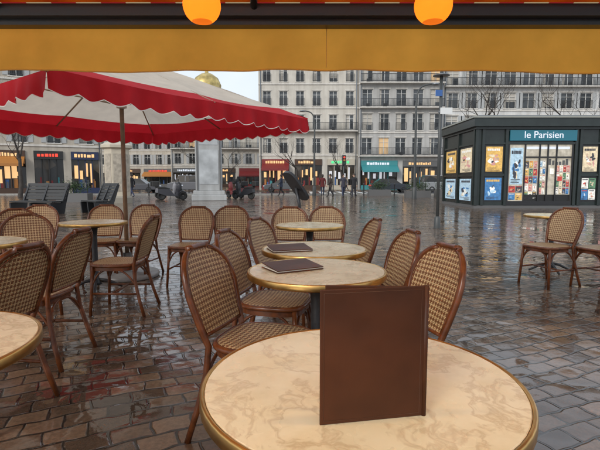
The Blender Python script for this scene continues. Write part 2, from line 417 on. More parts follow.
# ------------------------------------------------------------ parasol
def parasol():
    A=Vector((-1.83,3.34,0));Bc=Vector((.10,5.98,0)); L=(Bc-A).length; d=(Bc-A)/L; n=Vector((-d.y,d.x,0))
    C=A+n*L; D=Bc+n*L; cen=(A+D)/2
    o=Obj('parasol')
    ez=2.01; apex=Vector((cen.x,cen.y,2.74)); corners=[A,Bc,D,C]
    inner=o.g('canopy_cream',CREAMF); outer=o.g('canopy_red_border',REDF); val=o.g('valance',REDF); trim=o.g('valance_trim',WHITEF)
    NS=24;NT=12
    for k in range(4):
        p=corners[k];q=corners[(k+1)%4]
        def pt(t,s):
            e=p.lerp(q,s); e.z=ez
            P=apex.lerp(e,t); fold=abs(math.sin(2*math.pi*s))*.6+.4*abs(math.sin(math.pi*s)); P.z-=.055*fold*math.sin(math.pi*min(t,1)*.9)-.006*math.sin(t*14+s*9); return P
        for (g_,t0,t1) in ((inner,0,.84),(outer,.84,1.0)):
            vs=[pt(t0+(t1-t0)*i/NT,j/NS) for i in range(NT+1) for j in range(NS+1)]
            fs=[(i*(NS+1)+j,i*(NS+1)+j+1,(i+1)*(NS+1)+j+1,(i+1)*(NS+1)+j) for i in range(NT) for j in range(NS)]
            g_.add(vs,fs,smooth=True)
        N=240; nn=Vector(((q-p).y,-(q-p).x,0)).normalized()
        rows=[[],[],[],[]];b2=[]
        for j in range(N+1):
            s=j/N; e=p.lerp(q,s); sag=pt(1,s).z
            sc=abs(math.sin(math.pi*s*15)); wob=.020*math.sin(s*41+k)+.012*math.sin(s*97+2*k)
            dz=.15+.035*sc
            for i in range(4):
                t=i/3; rows[i].append(Vector((e.x,e.y,sag-dz*t))+nn*((wob+.01)*t))
            b2.append(Vector((e.x,e.y,sag-dz-.007))+nn*(wob+.011))
        val.add(sum(rows,[]),[(i*(N+1)+j,i*(N+1)+j+1,(i+1)*(N+1)+j+1,(i+1)*(N+1)+j) for i in range(3) for j in range(N)],smooth=True)
        trim.add(rows[3]+b2,[(j,j+1,N+1+j+1,N+1+j) for j in range(N)])
    rib=o.g('ribs',simple('rib_wood',(.35,.27,.18),.5))
    for k in range(4):
        c=corners[k]; m=(corners[k]+corners[(k+1)%4])/2
        for e in (c,m):
            pe=Vector((e.x,e.y,ez-.02)); ap=apex-Vector((0,0,.05)); rib.tube([ap,pe],.011,6)
            mid=ap.lerp(pe,.5); rib.tube([Vector((cen.x,cen.y,2.12)),mid],.009,6)
    po=o.g('pole',simple('pole_wood',(.20,.12,.07),.45,noise=.3,nscale=12))
    po.tube([(cen.x,cen.y,.1),(cen.x,cen.y,2.74)],.026,14)
    o.g('hub',WHITEF).lathe([(.03,2.08),(.06,2.09),(.06,2.15),(.03,2.16)],14,c=(cen.x,cen.y,0))
    o.g('finial',GREYM).lathe([(.03,2.74),(.05,2.76),(.03,2.80),(.001,2.82)],14,c=(cen.x,cen.y,0))
    o.g('base',simple('concrete_base',(.25,.24,.23),.3,noise=.2,nscale=10)).lathe([(.38,0.004),(.39,.03),(.37,.06),(.06,.075),(.05,.3),(.03,.3)],36,c=(cen.x,cen.y,0))
    o.done()
parasol()

# ------------------------------------------------------------ cafe awning
def awning():
    o=Obj('cafe_awning')
    y0=3.0; X0=-5;X1=5
    v=o.g('yellow_valance',YEL)
    N=300; rows=8
    vs=[]
    for i in range(rows+1):
        t=i/rows
        for j in range(N+1):
            x=X0+(X1-X0)*j/N
            zt=2.185; zb=1.918-.008*x*.5+.006*math.sin(x*2.1)-.012*abs(math.sin(x*.9))
            z=zt+(zb-zt)*t
            yy=y0+.020*math.sin(x*9+1.5*math.sin(x*2.3))*t+.014*math.sin(x*3.1)*t+.005*math.sin(x*23+t*3)*t
            vs.append((x,yy,z))
    v.add(vs,[(i*(N+1)+j,i*(N+1)+j+1,(i+1)*(N+1)+j+1,(i+1)*(N+1)+j) for i in range(rows) for j in range(N)],smooth=True)
    hem=o.g('hem',simple('awning_hem',(.75,.36,.06),.7))
    hem.tube([(vs[rows*(N+1)+j][0],vs[rows*(N+1)+j][1],vs[rows*(N+1)+j][2]) for j in range(N+1)],.005,6)
    for sx in (.17,-3.1,3.4): hem.box(sx-.003,sx+.003,y0-.018,y0-.012,1.93,2.18)
    b=o.g('front_bar',BLACKM)
    b.box(X0,X1,y0-.10,y0-.02,2.165,2.225)
    b.box(X0,X1,y0-.16,y0-.101,2.20,2.27)
    c=o.g('striped_canopy',STRIPE)
    c.add([(X0,y0+.0,2.30),(X1,y0+.0,2.30),(X1,-.6,3.25),(X0,-.6,3.25)],[(0,1,2,3)])
    ys=o.g('under_strip',YEL); ys.box(X0,X1,y0-.26,y0-.165,2.275,2.31)
    a=o.g('folding_arms',BLACKM)
    for x in (-1.85,-.28,1.9):
        a.tube([(x,y0-.12,2.24),(x+.03,y0-.7,2.46),(x-.1,0.4,2.9)],.022,8)
    a.tube([(-2.1,y0-.12,2.24),(-2.6,1.6,2.6)],.025,8)
    a.tube([(2.3,y0-.12,2.24),(2.8,1.4,2.62)],.025,8)
    o.done()
awning()
OPAL=fabric('opal_lamp_glass',(.62,.20,.025),.7)
def pendant(x,y,z,w,r=.088):
    o=Obj('pendant_lamp',(x,y,z))
    pr=[]
    for i in range(15):
        a=rad(-58+ (148)*i/14); pr.append((max(.001,r*math.cos(a)),r*math.sin(a)))
    o.g('globe_shade',OPAL).lathe(pr,28)
    o.g('cap',BRASS).lathe([(.03,r-.004),(.03,r+.03),(.008,r+.05)],16)
    top=2.30+(3.0-y)*.264-z
    o.g('cord',BLACKM).tube([(0,0,r+.04),(0,0,top)],.005,6)
    o.done()
    l=bpy.data.lights.new('bulb','POINT'); l.energy=w; l.color=(1,.66,.30); l.shadow_soft_size=.03
    link('bulb',l,parent=o.e)
pendant(-.46,2.2,2.02,1.3); pendant(.625,2.2,2.02,1.3); pendant(-.46,.75,2.3,22); pendant(.625,.75,2.3,22); pendant(-1.7,.75,2.3,22)

# ------------------------------------------------------------ buildings
def building(name,loc,rz,W,D,gh,nf,fh,bays,wall,shops,winw=1.15,winh=1.9,balc=(2,),railall=True,shut=True,top='mansard',seed=1):
    r=random.Random(seed); o=Obj(name,loc,rz)
    w=o.g('walls',wall); gl=o.g('window_glass',GL); fr=o.g('window_frames',FRAME); tr=o.g('trim',TRIM); rl=o.g('balconies',RAIL); sh=o.g('shutters',SHUT)
    cur=o.g('curtains',simple(name+'_curtain',(.5,.47,.42),.8))
    lw=o.g('lit_windows',simple(name+'_lit',(.4,.3,.18),.5,emit=(1,.62,.3),es=.35))
    H=gh+nf*fh; w.box(0,W,.45,D,0,H)
    bw=W/bays
    for f in range(nf):
        z0=gh+f*fh; sill=z0+.35; head=sill+winh
        w.box(0,W,0,.449,z0,sill); w.box(0,W,0,.449,head,z0+fh)
        xs=0
        for b in range(bays):
            cx=(b+.5)*bw; a=cx-winw/2; c=cx+winw/2
            w.box(xs,a,0,.449,sill,head); xs=c
            gl.add([(a,.25,sill),(c,.25,sill),(c,.25,head),(a,.25,head)],[(0,1,2,3)])
            if r.random()<.45:
                q=winw*r.uniform(.2,.5)
                cur.add([(a,.235,sill),(a+q,.235,sill),(a+q,.235,head),(a,.235,head)],[(0,1,2,3)])
            if r.random()<.2:
                hb=head-winh*r.uniform(.3,.9)
                cur.add([(a,.23,hb),(c,.23,hb),(c,.23,head),(a,.23,head)],[(0,1,2,3)])
            elif r.random()<.04:
                lw.add([(a,.242,sill),(c,.242,sill),(c,.242,head),(a,.242,head)],[(0,1,2,3)])
            fr.box(a,a+.06,.14,.228,sill,head);fr.box(c-.06,c,.14,.228,sill,head);fr.box(cx-.035,cx+.035,.15,.228,sill,head)
            fr.box(a+.06,c-.06,.145,.228,head-.07,head);fr.box(a+.06,c-.06,.145,.228,head-winh*.28,head-winh*.28+.05)
            tr.box(a-.12,c+.12,-.05,0-.001,head+.02,head+.16); tr.box(a-.1,c+.1,-.08,-.001,sill-.1,sill-.002)
            if shut and r.random()<.85:
                sh.box(a-.5,a-.03,-.055,-.003,sill+.02,head-.02); sh.box(c+.03,c+.5,-.055,-.003,sill+.02,head-.02)
            if f not in balc and railall:
                for zz in (sill+.12,sill+.95): rl.box(a-.02,c+.02,-.12,-.085,zz,zz+.05)
                for k in range(10): x=a+(c-a)*k/9; rl.box(x-.014,x+.014,-.115,-.09,sill+.17,sill+.95)
            if f in balc and r.random()<.25:
                rl.box(cx-.2,cx+.2,-.6,-.3,z0+.165,z0+.6)
        w.box(xs,W,0,.449,sill,head)
        tr.box(-.03,W+.03,-.10,-.002,z0-.02,z0+.16)
        if f in balc:
            tr.box(0.1,W-.1,-.85,-.101,z0+.02,z0+.16)
            for zz in (z0+.28,z0+1.12): rl.box(.1,W-.1,-.84,-.79,zz,zz+.06)
            n=int((W-.2)/.16)
            for k in range(n+1): x=.12+(W-.24)*k/n; rl.box(x-.018,x+.018,-.83,-.80,z0+.162,z0+1.12)
    for x in (.25,W-.25): o.g('downpipes',ZINC).tube([(x,-.14,.1),(x,-.14,H-.3)],.06,6)
    n=len(shops); sw=W/n
    w.box(0,W,0.0,.449,gh-.45,gh); 
    for i,(c,lit,aw) in enumerate(shops):
        x0=i*sw;x1=x0+sw
        w.box(x0,x0+.35,-.001,.449,0,gh-.45); w.box(x1-.35,x1,-.001,.449,0,gh-.45)
        sf=o.g('shopfront_'+c,COLS[c]); sf.box(x0+.36,x1-.36,-.14,.1,gh-1.25,gh-.46); sf.box(x0+.36,x1-.36,-.1,.1,0,.5)
        gg=o.g('shop_windows',GLS); gg.box(x0+.36,x1-.36,.25,.3,.5,gh-1.25)
        for k in range(9):
            dp_c=r.choice(['cream','orange','blue','red','teal','grey'])
            xx=r.uniform(x0+.5,x1-.9); hh=r.uniform(.25,1.1); o.g('display_'+dp_c,COLS[dp_c]).box(xx,xx+r.uniform(.12,.35),.18+.004*k,.24,.52,.52+hh)
        if lit: 
            q=o.g('lit_'+lit,{'warm':WARM,'red':REDL,'green':GREENL,'white':WHITEL}[lit])
            if lit in('warm','green','white'): 
                nb=max(4,int(sw/.8)); q2=o.g('shop_light_'+('warm' if lit=='warm' else 'cool'),WARM if lit=='warm' else COOL)
                for k in range(nb):
                    xx=x0+.6+(sw-1.3)*k/nb; q2.box(xx,xx+r.uniform(.12,.55),.17,.178,r.uniform(.9,1.9),r.uniform(2.0,gh-1.4))
            t=x0+sw*.2
            while t<x0+sw*.72:
                wl=r.uniform(.12,.34); q.box(t,t+wl,-.18,-.145,gh-1.02,gh-.72+r.uniform(-.06,.06)); t+=wl+.09
        for k in range(1,4): xx=x0+.36+(sw-.72)*k/4; sf.box(xx-.05,xx+.05,.05,.165,.5,gh-1.25)
        if aw:
            q=o.g('shop_awning_'+aw,COLS[aw]); za=gh-1.05;zb=gh-1.75
            q.add([(x0+.4,-.15,za),(x1-.4,-.15,za),(x1-.4,-1.5,zb),(x0+.4,-1.5,zb),(x1-.4,-1.5,zb-.25),(x0+.4,-1.5,zb-.25)],[(0,1,2,3),(3,2,4,5)])
            q.add([(x0+.4,-.15,za),(x0+.4,-1.5,zb),(x0+.4,-.15,zb),(x1-.4,-.15,za),(x1-.4,-1.5,zb),(x1-.4,-.15,zb)],[(0,1,2),(3,5,4)])
    tr.box(-.1,W+.1,-.4,-.102,H-.25,H-.001); tr.box(-.15,W+.15,-.5,D,H,H+.2)
    rf=o.g('roof',ZINC)
    if top=='mansard':
        rf.add([(0,.1,H+.2),(W,.1,H+.2),(W,1.3,H+2.8),(0,1.3,H+2.8),(0,D-.1,H+.2),(W,D-.1,H+.2),(W,D-1.3,H+2.8),(0,D-1.3,H+2.8)],[(0,1,2,3),(5,4,7,6),(3,2,6,7),(1,5,6,2),(4,0,3,7)])
        for b in range(bays):
            cx=(b+.5)*bw; tr.box(cx-.65,cx+.65,.25,1.2,H+.35,H+2.1); gl.add([(cx-.45,.245,H+.5),(cx+.45,.245,H+.5),(cx+.45,.245,H+1.9),(cx-.45,.245,H+1.9)],[(0,1,2,3)])
    else: rf.box(.2,W-.2,.6,D-.4,H+.201,H+.5)
    ch=o.g('chimneys',COLS['brown'])
    for k in range(max(1,int(W/8))): cx=(k+.5)*W/max(1,int(W/8)); ch.box(cx-.8,cx+.8,D*.45,D*.45+.6,H+.5,H+4.2)
    o.done()
building('apartment_building',(-5.4,60,.13),0,13.0,12,4.4,5,3.05,6,W1,[('red','warm','red'),('brown','warm',None),('cream','green',None)],balc=(1,4),seed=3,winw=1.05,shut=False)
building('apartment_building',(7.65,59.6,.13),0,11.0,12,4.2,5,3.1,5,W2,[('teal','white','teal'),('grey','warm',None)],balc=(0,2,3),seed=5,winw=1.35,winh=2.15,shut=False)
building('apartment_building',(18.7,60.2,.13),0,30,12,4.3,6,2.95,12,W3,[('navy','white',None),('green','warm',None),('grey',None,'red'),('blue',None,None),('brown',None,None)],balc=(1,3,4),seed=8,winw=1.6,winh=2.0,shut=True,top='flat')
building('corner_building',(-44,36,.0),rad(25),26,12,4.6,5,3.1,9,W4,[('brown','warm',None),('navy','warm','red'),('cream','warm',None),('red','red',None),('green','green',None),('brown','warm','orange'),('black','red',None),('navy','warm',None)],balc=(1,4),seed=11,winw=1.2,shut=True)
building('terraced_building',(-44,88,.13),0,20,12,3.9,2,3.0,9,W5,[('cream','warm',None),('brown','warm',None),('grey','red','orange')],balc=(),seed=13,winw=1.1)
building('terraced_building',(-23.9,84,.13),rad(3),18.3,12,3.9,2,3.0,7,W1,[('grey','white',None),('brown','warm',None),('red',None,'red')],balc=(1,),seed=17,winw=1.1)

# ------------------------------------------------------------ newspaper kiosk
PAL={}
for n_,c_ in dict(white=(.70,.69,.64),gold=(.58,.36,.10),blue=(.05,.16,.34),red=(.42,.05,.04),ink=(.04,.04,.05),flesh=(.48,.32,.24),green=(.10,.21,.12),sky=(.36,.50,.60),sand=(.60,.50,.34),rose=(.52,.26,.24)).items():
    PAL[n_]=simple('print_'+n_,c_,.3,emit=c_,es=.5,noise=.4,nscale=11)  # weak emission in the print colours stands in for the kiosk's overhead lighting
KGREEN=simple('kiosk_dark_green',(.020,.028,.027),.22,noise=.2,nscale=3)
TEAL=simple('kiosk_sign_teal',(.02,.12,.17),.3,emit=(.03,.3,.4),es=.15)
INT=simple('kiosk_lit_interior',(.3,.28,.24),.6,emit=(.95,.85,.66),es=.30,noise=.6,nscale=5)
def kiosk():
    o=Obj('newspaper_kiosk',(7.75,20,0))
    W=6.4;D=4.4; r=random.Random(5)
    b=o.g('walls',KGREEN)
    b.box(.0,W,.0,D,.12,3.45); o.g('plinth',COLS['grey']).box(-.05,W+.05,-.05,D+.05,0,.119)
    rr=o.g('roof',KGREEN); rr.box(-.25,W+.25,-.35,D+.25,3.55,3.90); rr.box(-.1,W+.1,-.15,D+.1,3.451,3.549)
    o.g('roof_edge',simple('kiosk_cornice',(.30,.31,.28),.4)).box(-.32,W+.32,-.42,D+.32,3.901,3.97)
    o.g('roof_top',ZINC).box(.1,W-.1,.1,D-.1,3.971,4.08)
    for x in (0,.28,1.3,4.35,4.55,5.45,W-.12): b.box(x-.06,x+.06,-.09,-.002,.13,3.44)
    for y in (.1,2.1,D-.15): b.box(-.09,-.002,y-.07,y+.07,.13,3.44)
    for x0,x1 in ((.345,1.235),(4.615,5.385)): b.box(x0,x1,-.07,-.002,2.80,2.88); b.box(x0,x1,-.07,-.002,1.42,1.52)
    b.box(1.365,4.285,-.08,-.002,2.80,2.9)
    for y0,y1 in ((.175,2.025),(2.175,D-.225)): b.box(-.07,-.002,y0,y1,2.80,2.88); b.box(-.07,-.002,y0,y1,1.40,1.50)
    def rect(face,part,mat,a0,a1,z0,z1,d):
        if face=='F': o.g(part,mat).box(a0,a1,-d-.003,-d,z0,z1)
        else: o.g(part,mat).box(-d-.003,-d,a0,a1,z0,z1)
    def blob(face,part,mat,ca,cz,ra,rz,d,n=14):
        ph=r.uniform(0,6); 
        pts=[]
        for k in range(n):
            a=2*math.pi*k/n; q=1+.25*math.sin(2*a+ph)+.15*math.sin(3*a+2*ph); pts.append((ca+ra*q*math.cos(a),cz+rz*q*math.sin(a)))
        o.g(part,mat).add([((a,-d,z) if face=='F' else (-d,a,z)) for a,z in pts],[tuple(range(n))])
    def cover(face,a0,a1,z0,z1,d,bgc=None,big=False):
        bgc=bgc or r.choice(['white','white','gold','blue','red','green','sky','sand','rose','ink'])
        w=a1-a0;h=z1-z0
        rect(face,'print_'+bgc,PAL[bgc],a0,a1,z0,z1,d)
        near={'gold':['sand','rose','flesh','ink','white'],'sand':['gold','flesh','rose','white','ink'],'blue':['sky','ink','white','blue'],'sky':['blue','white','sand','ink'],'white':['sky','flesh','ink','sand','red'],'rose':['flesh','red','sand'],'red':['rose','ink','gold'],'green':['sand','ink','white'],'ink':['blue','flesh','sand'],'flesh':['ink']}[bgc]
        for k in range(12 if big else 5):
            c=r.choice(near); blob(face,'print_'+c,PAL[c],a0+w*r.uniform(.25,.75),z0+h*r.uniform(.24,.66),w*r.uniform(.05,.17),h*r.uniform(.04,.11),d+.004+.0006*k)
        tcol=r.choice([c for c in ('white','red','ink','gold') if c!=bgc])
        t=a0+w*.08
        while t<a1-w*.2:
            q=w*r.uniform(.05,.12); rect(face,'print_'+tcol,PAL[tcol],t,t+q,z1-h*.17,z1-h*.08,d+.012); t+=q+w*.02
        for k in range(3):
            pc='ink' if bgc!='ink' else 'white'
            rect(face,'print_'+pc,PAL[pc],a0+w*.08,a0+w*r.uniform(.4,.9),z0+h*(.04+.045*k),z0+h*(.058+.045*k),d+.012)
    def frame(face,a0,a1,z0,z1):
        rect(face,'poster_frames',BLACKM,a0-.06,a1+.06,z0-.06,z1+.06,.006)
    def rack(face,a0,a1,z0,z1,nx,nz,d=.03):
        cw=(a1-a0)/nx;chh=(z1-z0)/nz
        for i in range(nx):
            for j in range(nz):
                cover(face,a0+i*cw+.012,a0+(i+1)*cw-.012,z0+j*chh+.02,z0+(j+1)*chh-.02,d)
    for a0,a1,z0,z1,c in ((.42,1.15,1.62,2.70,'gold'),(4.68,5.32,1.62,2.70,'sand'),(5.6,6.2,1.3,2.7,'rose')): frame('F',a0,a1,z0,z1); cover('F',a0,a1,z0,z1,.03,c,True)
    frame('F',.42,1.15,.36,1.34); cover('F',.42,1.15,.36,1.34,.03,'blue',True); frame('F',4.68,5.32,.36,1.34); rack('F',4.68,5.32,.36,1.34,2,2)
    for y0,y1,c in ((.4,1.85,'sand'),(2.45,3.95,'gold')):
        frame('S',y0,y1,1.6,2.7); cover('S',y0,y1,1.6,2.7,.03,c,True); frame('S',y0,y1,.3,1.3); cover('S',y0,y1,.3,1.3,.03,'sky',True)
    o.g('sign_board',TEAL).box(1.4,4.3,-.16,-.092,2.95,3.40)
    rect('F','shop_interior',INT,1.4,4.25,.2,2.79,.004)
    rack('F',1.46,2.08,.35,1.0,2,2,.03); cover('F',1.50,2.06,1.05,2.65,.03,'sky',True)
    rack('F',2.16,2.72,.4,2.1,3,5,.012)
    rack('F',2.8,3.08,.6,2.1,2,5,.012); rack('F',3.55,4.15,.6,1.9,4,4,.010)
    rect('F','ceiling_light',WHITEL,2.2,4.1,2.60,2.70,.008)
    rect('F','counter',COLS['black'],2.15,4.18,.32,.6,.020)
    for k in range(6): a=3.2+.15*k; rect('F','shopkeeper_goods',COLS[r.choice(['black','brown','grey','navy'])],a,a+.11,1.9,1.9+r.uniform(.1,.3),.009)
    dk=o.g('door_frames',BLACKM)
    for x in (1.4,2.12,2.76,3.12,3.5,4.2): dk.box(x-.03,x+.03,-.09,-.045,.32,2.79)
    dk.box(1.37,4.23,-.085,-.025,.14,.32); dk.box(2.15,4.17,-.088,-.05,2.2,2.27)
    rect('F','print_white',PAL['white'],3.25,3.42,1.5,1.75,.05); rect('F','print_red',PAL['red'],3.6,3.8,1.2,1.4,.05)
    o.done()
    cu=bpy.data.curves.new('sign_text','FONT'); cu.body='le Parisien'; cu.size=.42; cu.align_x='CENTER'; cu.extrude=.01
    t=link('sign_text',cu,(2.85,-.175,3.06),0,o.e); t.rotation_euler=(rad(90),0,0); cu.materials.append(WHITEL)
kiosk()

# ------------------------------------------------------------ street furniture
def pole_sign():
    o=Obj('traffic_sign',(3.52,11.5,0))
    o.g('post',GALV).tube([(0,0,0),(0,0,4.1)],.04,12); o.g('foot',GALV).lathe([(.08,0),(.075,.25),(.045,.30)],16)
    p=o.g('plates',simple('sign_white',(.7,.72,.72),.4)); p.box(-.02,.28,-.06,-.045,2.86,3.02)
    o.g('blue_plate',COLS['blue']).box(-.15,.02,-.06,-.045,3.3,3.45); o.g('back_plate',GREYM).lathe([(.001,0),(.2,0),(.2,.02),(.001,.02)],24,c=(0,0,3.8)); 
    o.g('bracket',GREYM).box(-.05,.05,-.044,.045,2.9,2.95)
    o.done()
pole_sign()
def lamp(x,y,h,arm):
    o=Obj('street_lamp',(x,y,0))
    o.g('post',GALV).tube(crom([(0,0,0),(0,0,h*.5),(0,0,h*.85),(arm*.25,0,h*.97),(arm,0,h)],8),[.09]*8+[.07]*8+[.05]*17,10)
    o.g('foot',GALV).lathe([(.16,0),(.15,.7),(.1,.8)],14)
    o.g('lantern',GREYM).lathe([(.05,.06),(.2,.02),(.26,-.06),(.001,-.08)],16,c=(arm,0,h-.02))
    o.done()
lamp(7.6,30,7.5,1.2); lamp(-14.5,37,8.0,1.2); lamp(1.2,38,7,-1.0)
def tlight(x,y,rz=0):
    o=Obj('traffic_light',(x,y,0),rz)
    o.g('post',GALV).tube([(0,0,0),(0,0,3.3)],.06,10); b=o.g('housing',BLACKM); b.box(-.14,.14,-.26,-.07,2.5,3.3)
    rl=o.g('red_lens',REDL)
    rl.add([(.085*math.cos(k*.45),-.262,3.13+.085*math.sin(k*.45)) for k in range(14)],[tuple(range(14))])
    for nm,k,c in (('amber_lens',2.9,COLS['orange']),('green_lens',2.66,COLS['green'])): o.g(nm,c).add([(.085*math.cos(q*.45),-.262,k+.085*math.sin(q*.45)) for q in range(14)],[tuple(range(14))])
    o.done()
tlight(3.6,37.5,.15); tlight(-7.6,38,2.6)
g=Geo(); g.lathe([(.07,0),(.06,.1),(.045,.2),(.045,.85),(.06,.88),(.06,.93),(.05,1.0),(.001,1.04)],12); BOL=g.mesh('bollard',[BLACKM])
for i in range(14): link('bollard',BOL,(-18+i*2.6,38.2,0))
def lectern():
    o=Obj('information_lectern',(-.12,13.6,0))
    M=Matrix.Translation((0,0,1.05))@Matrix.Rotation(rad(-34),4,'Y')@Matrix.Rotation(rad(25),4,'X')@Matrix.Rotation(rad(30),4,'Z')
    g1=o.g('panel',BLACKM)
    pr=[];n=28
    for z in (-.04,.04):
        for k in range(n):
            a=2*math.pi*k/n; c,s=math.cos(a),math.sin(a)
            pr.append(M@Vector((z,math.copysign(abs(c)**.6,c)*.28,math.copysign(abs(s)**.6,s)*.56)))
    g1.add(pr,[tuple(range(n)),tuple(reversed(range(n,2*n)))]+[(k,k+n,(k+1)%n+n,(k+1)%n) for k in range(n)])
    o.g('leg',BLACKM).tube([(.12,0,0),(.1,0,.5),(.0,0,1.0)],[.06,.05,.05],10)
    o.g('foot',BLACKM).lathe([(.18,0),(.18,.02),(.05,.04)],16,c=(.12,0,0))
    o.done()
lectern()
def bench(x,y,L,rz):
    o=Obj('park_bench',(x,y,0),rz)
    s=o.g('seat',COLS['black']); 
    for k in range(4): s.box(-L/2,L/2,-.28+k*.15,-.15+k*.15,.42,.47)
    bk=o.g('backrest',COLS['black'])
    for k in range(5):
        M=Matrix.Translation((0,-.36-.055*k,.56+.125*k))@Matrix.Rotation(rad(24),4,'X'); bk.obox(M,L,.035,.115)
    e=o.g('end_frames',BLACKM)
    for sx in (-L/2+.06,0,L/2-.06):
        vs=[(sx+d,yy,z) for d in (-.035,.035) for yy,z in ((-.30,0),(.30,0),(.34,.41),(-.22,.41),(-.56,1.08),(-.66,1.06),(-.42,.4))]
        e.add(vs,[tuple(range(7)),tuple(reversed(range(7,14)))]+[(i,i+7,(i+1)%7+7,(i+1)%7) for i in range(7)])
    o.done()
bench(-9.7,16.6,1.9,rad(165)); bench(-7.7,17.0,1.2,rad(140))
def adcol(x,y):
    o=Obj('advertising_column',(x,y,0))
    c=simple('column_cream',(.52,.46,.36),.5,noise=.12,nscale=2)
    o.g('plinth',simple('column_base',(.3,.27,.22),.6)).lathe([(.78,0),(.78,.3),(.7,.38)],8,smooth=False)
    o.g('drum',c).lathe([(.68,.38),(.68,2.9)],8,smooth=False)
    o.g('cornice',c).lathe([(.68,2.9),(.85,2.98),(.85,3.12),(.6,3.25),(.2,3.4),(.001,3.45)],8,smooth=False)
    pm=simple('column_panel',(.40,.35,.28),.4,noise=.3,nscale=5)
    for k in range(8):
        M=Matrix.Rotation(rad(22.5+45*k),4,'Z')@Matrix.Translation((.635,0,1.65)); o.g('panels',pm).obox(M,.02,.38,2.0)
    o.done()
adcol(-10.0,24.8)
def pillar(x,y):
    o=Obj('monument_pillar',(x,y,0),rad(12))
    s=stone('pillar_stone',(.42,.43,.43)); 
    g1=o.g('base',s); g1.box(-1.05,1.05,-1.05,1.05,0,.35); g1.box(-.95,.95,-.95,.95,.351,.6)
    g2=o.g('shaft',s); g2.box(-.8,.8,-.8,.8,.601,5.9)
    p=o.g('recessed_panels',simple('pillar_panel',(.42,.44,.45),.35,noise=.35,nscale=1.2))
    for i in range(2):
        z0=1.0+i*2.4; p.box(-.57,.57,-.825,-.801,z0,z0+2.1); p.box(.801,.825,-.57,.57,z0,z0+2.1)
    e=o.g('edge_mouldings',COLS['grey'])
    for sx in (-.68,.68): e.box(sx-.04,sx+.04,-.86,-.802,.65,5.85)
    g2.box(-.95,.95,-.95,.95,5.901,6.1); g2.box(-.65,.65,-.65,.65,6.101,6.5)
    o.g('gilded_dome',simple('gilded_bronze',(.55,.42,.16),.42,.6,noise=.4,nscale=3)).lathe([(.6,6.5),(.9,6.62),(.95,6.72),(.85,6.78),(.88,7.1),(.7,7.5),(.35,7.75),(.12,7.8),(.1,7.95),(.001,8.05)],20)
    o.done({'shaft':.03,'base':.03})
pillar(-5.75,28.5)

# ------------------------------------------------------------ vehicles
TYRE=simple('tyre',(.02,.02,.02),.7)
def wheel(g,cx,cy,cz,r,w,n=20):
    vs=[];fs=[]
    prof=[(r*.1,-w*.2),(r*.5,-w*.2),(r*.55,-w/2),(r*.9,-w/2),(r,-w*.3),(r,w*.3),(r*.9,w/2),(r*.55,w/2),(r*.5,w*.2),(r*.1,w*.2)]
    for rr,z in prof:
        for k in range(n): a=2*math.pi*k/n; vs.append((cx+rr*math.cos(a),cy+z,cz+rr*math.sin(a)))
    for i in range(len(prof)-1):
        for k in range(n): k2=(k+1)%n; fs.append((i*n+k,i*n+k2,(i+1)*n+k2,(i+1)*n+k))
    g.add(vs,fs,smooth=True)
def car(x,y,rz,col,van=False):
    o=Obj('parked_car',(x,y,0),rz)
    pm=simple('car_paint_%.2f'%x,col,.25)
    b=o.g('body',pm)
    if van: lower=[(-2.2,.28),(2.2,.28),(2.25,.6),(2.15,.95),(1.5,1.1),(-2.2,1.1),(-2.25,.6)]; cab=[(1.5,1.1),(.95,1.75),(-2.1,1.8),(-2.2,1.1)]
    else: lower=[(-2.1,.28),(2.1,.28),(2.16,.55),(2.05,.78),(1.15,.93),(-1.75,.95),(-2.1,.85),(-2.15,.5)]; cab=[(1.1,.93),(.45,1.40),(-1.05,1.45),(-1.8,.95)]
    b.extr(lower,-.86,.86)
    c=o.g('windows',GLS); n=len(cab)
    vs=[(a,-.8 if z<1.2 else -.62,z) for a,z in cab]+[(a,.8 if z<1.2 else .62,z) for a,z in cab]
    c.add(vs,[tuple(range(n)),tuple(reversed(range(n,2*n)))]+[(i,i+n,(i+1)%n+n,(i+1)%n) for i in range(n)])
    rz_=cab[1][1]; r=o.g('roof',pm); r.box(cab[2][0]+.02,cab[1][0]-.02,-.63,.63,rz_-.0,rz_+.06)
    for px in (cab[1][0]-.7,):
        for s in (-1,1): r.add([(px-.05,s*.83,.95),(px+.05,s*.83,.95),(px+.05,s*.65,rz_),(px-.05,s*.65,rz_)],[(0,1,2,3)])
    w=o.g('wheels',TYRE)
    for wx in (-1.35,1.35):
        for s in (-1,1): wheel(w,wx,s*.78,.32,.32,.2)
    o.g('headlights',WHITEL).box(2.08,2.17,-.75,-.45,.6,.72); o.g('headlights',WHITEL).box(2.08,2.17,.45,.75,.6,.72)
    o.g('taillights',REDL).box(-2.16,-2.1,-.78,-.5,.65,.8); o.g('taillights',REDL).box(-2.16,-2.1,.5,.78,.65,.8)
    o.done({'body':.07,'roof':.02})
car(9.8,49.5,0,(.03,.035,.045)); car(-1.8,49.8,rad(180),(.10,.105,.11)); car(15.6,49.6,0,(.25,.26,.27),True); car(-17,47.5,0,(.06,.06,.07)); car(-12,49,rad(180),(.12,.12,.13),True)
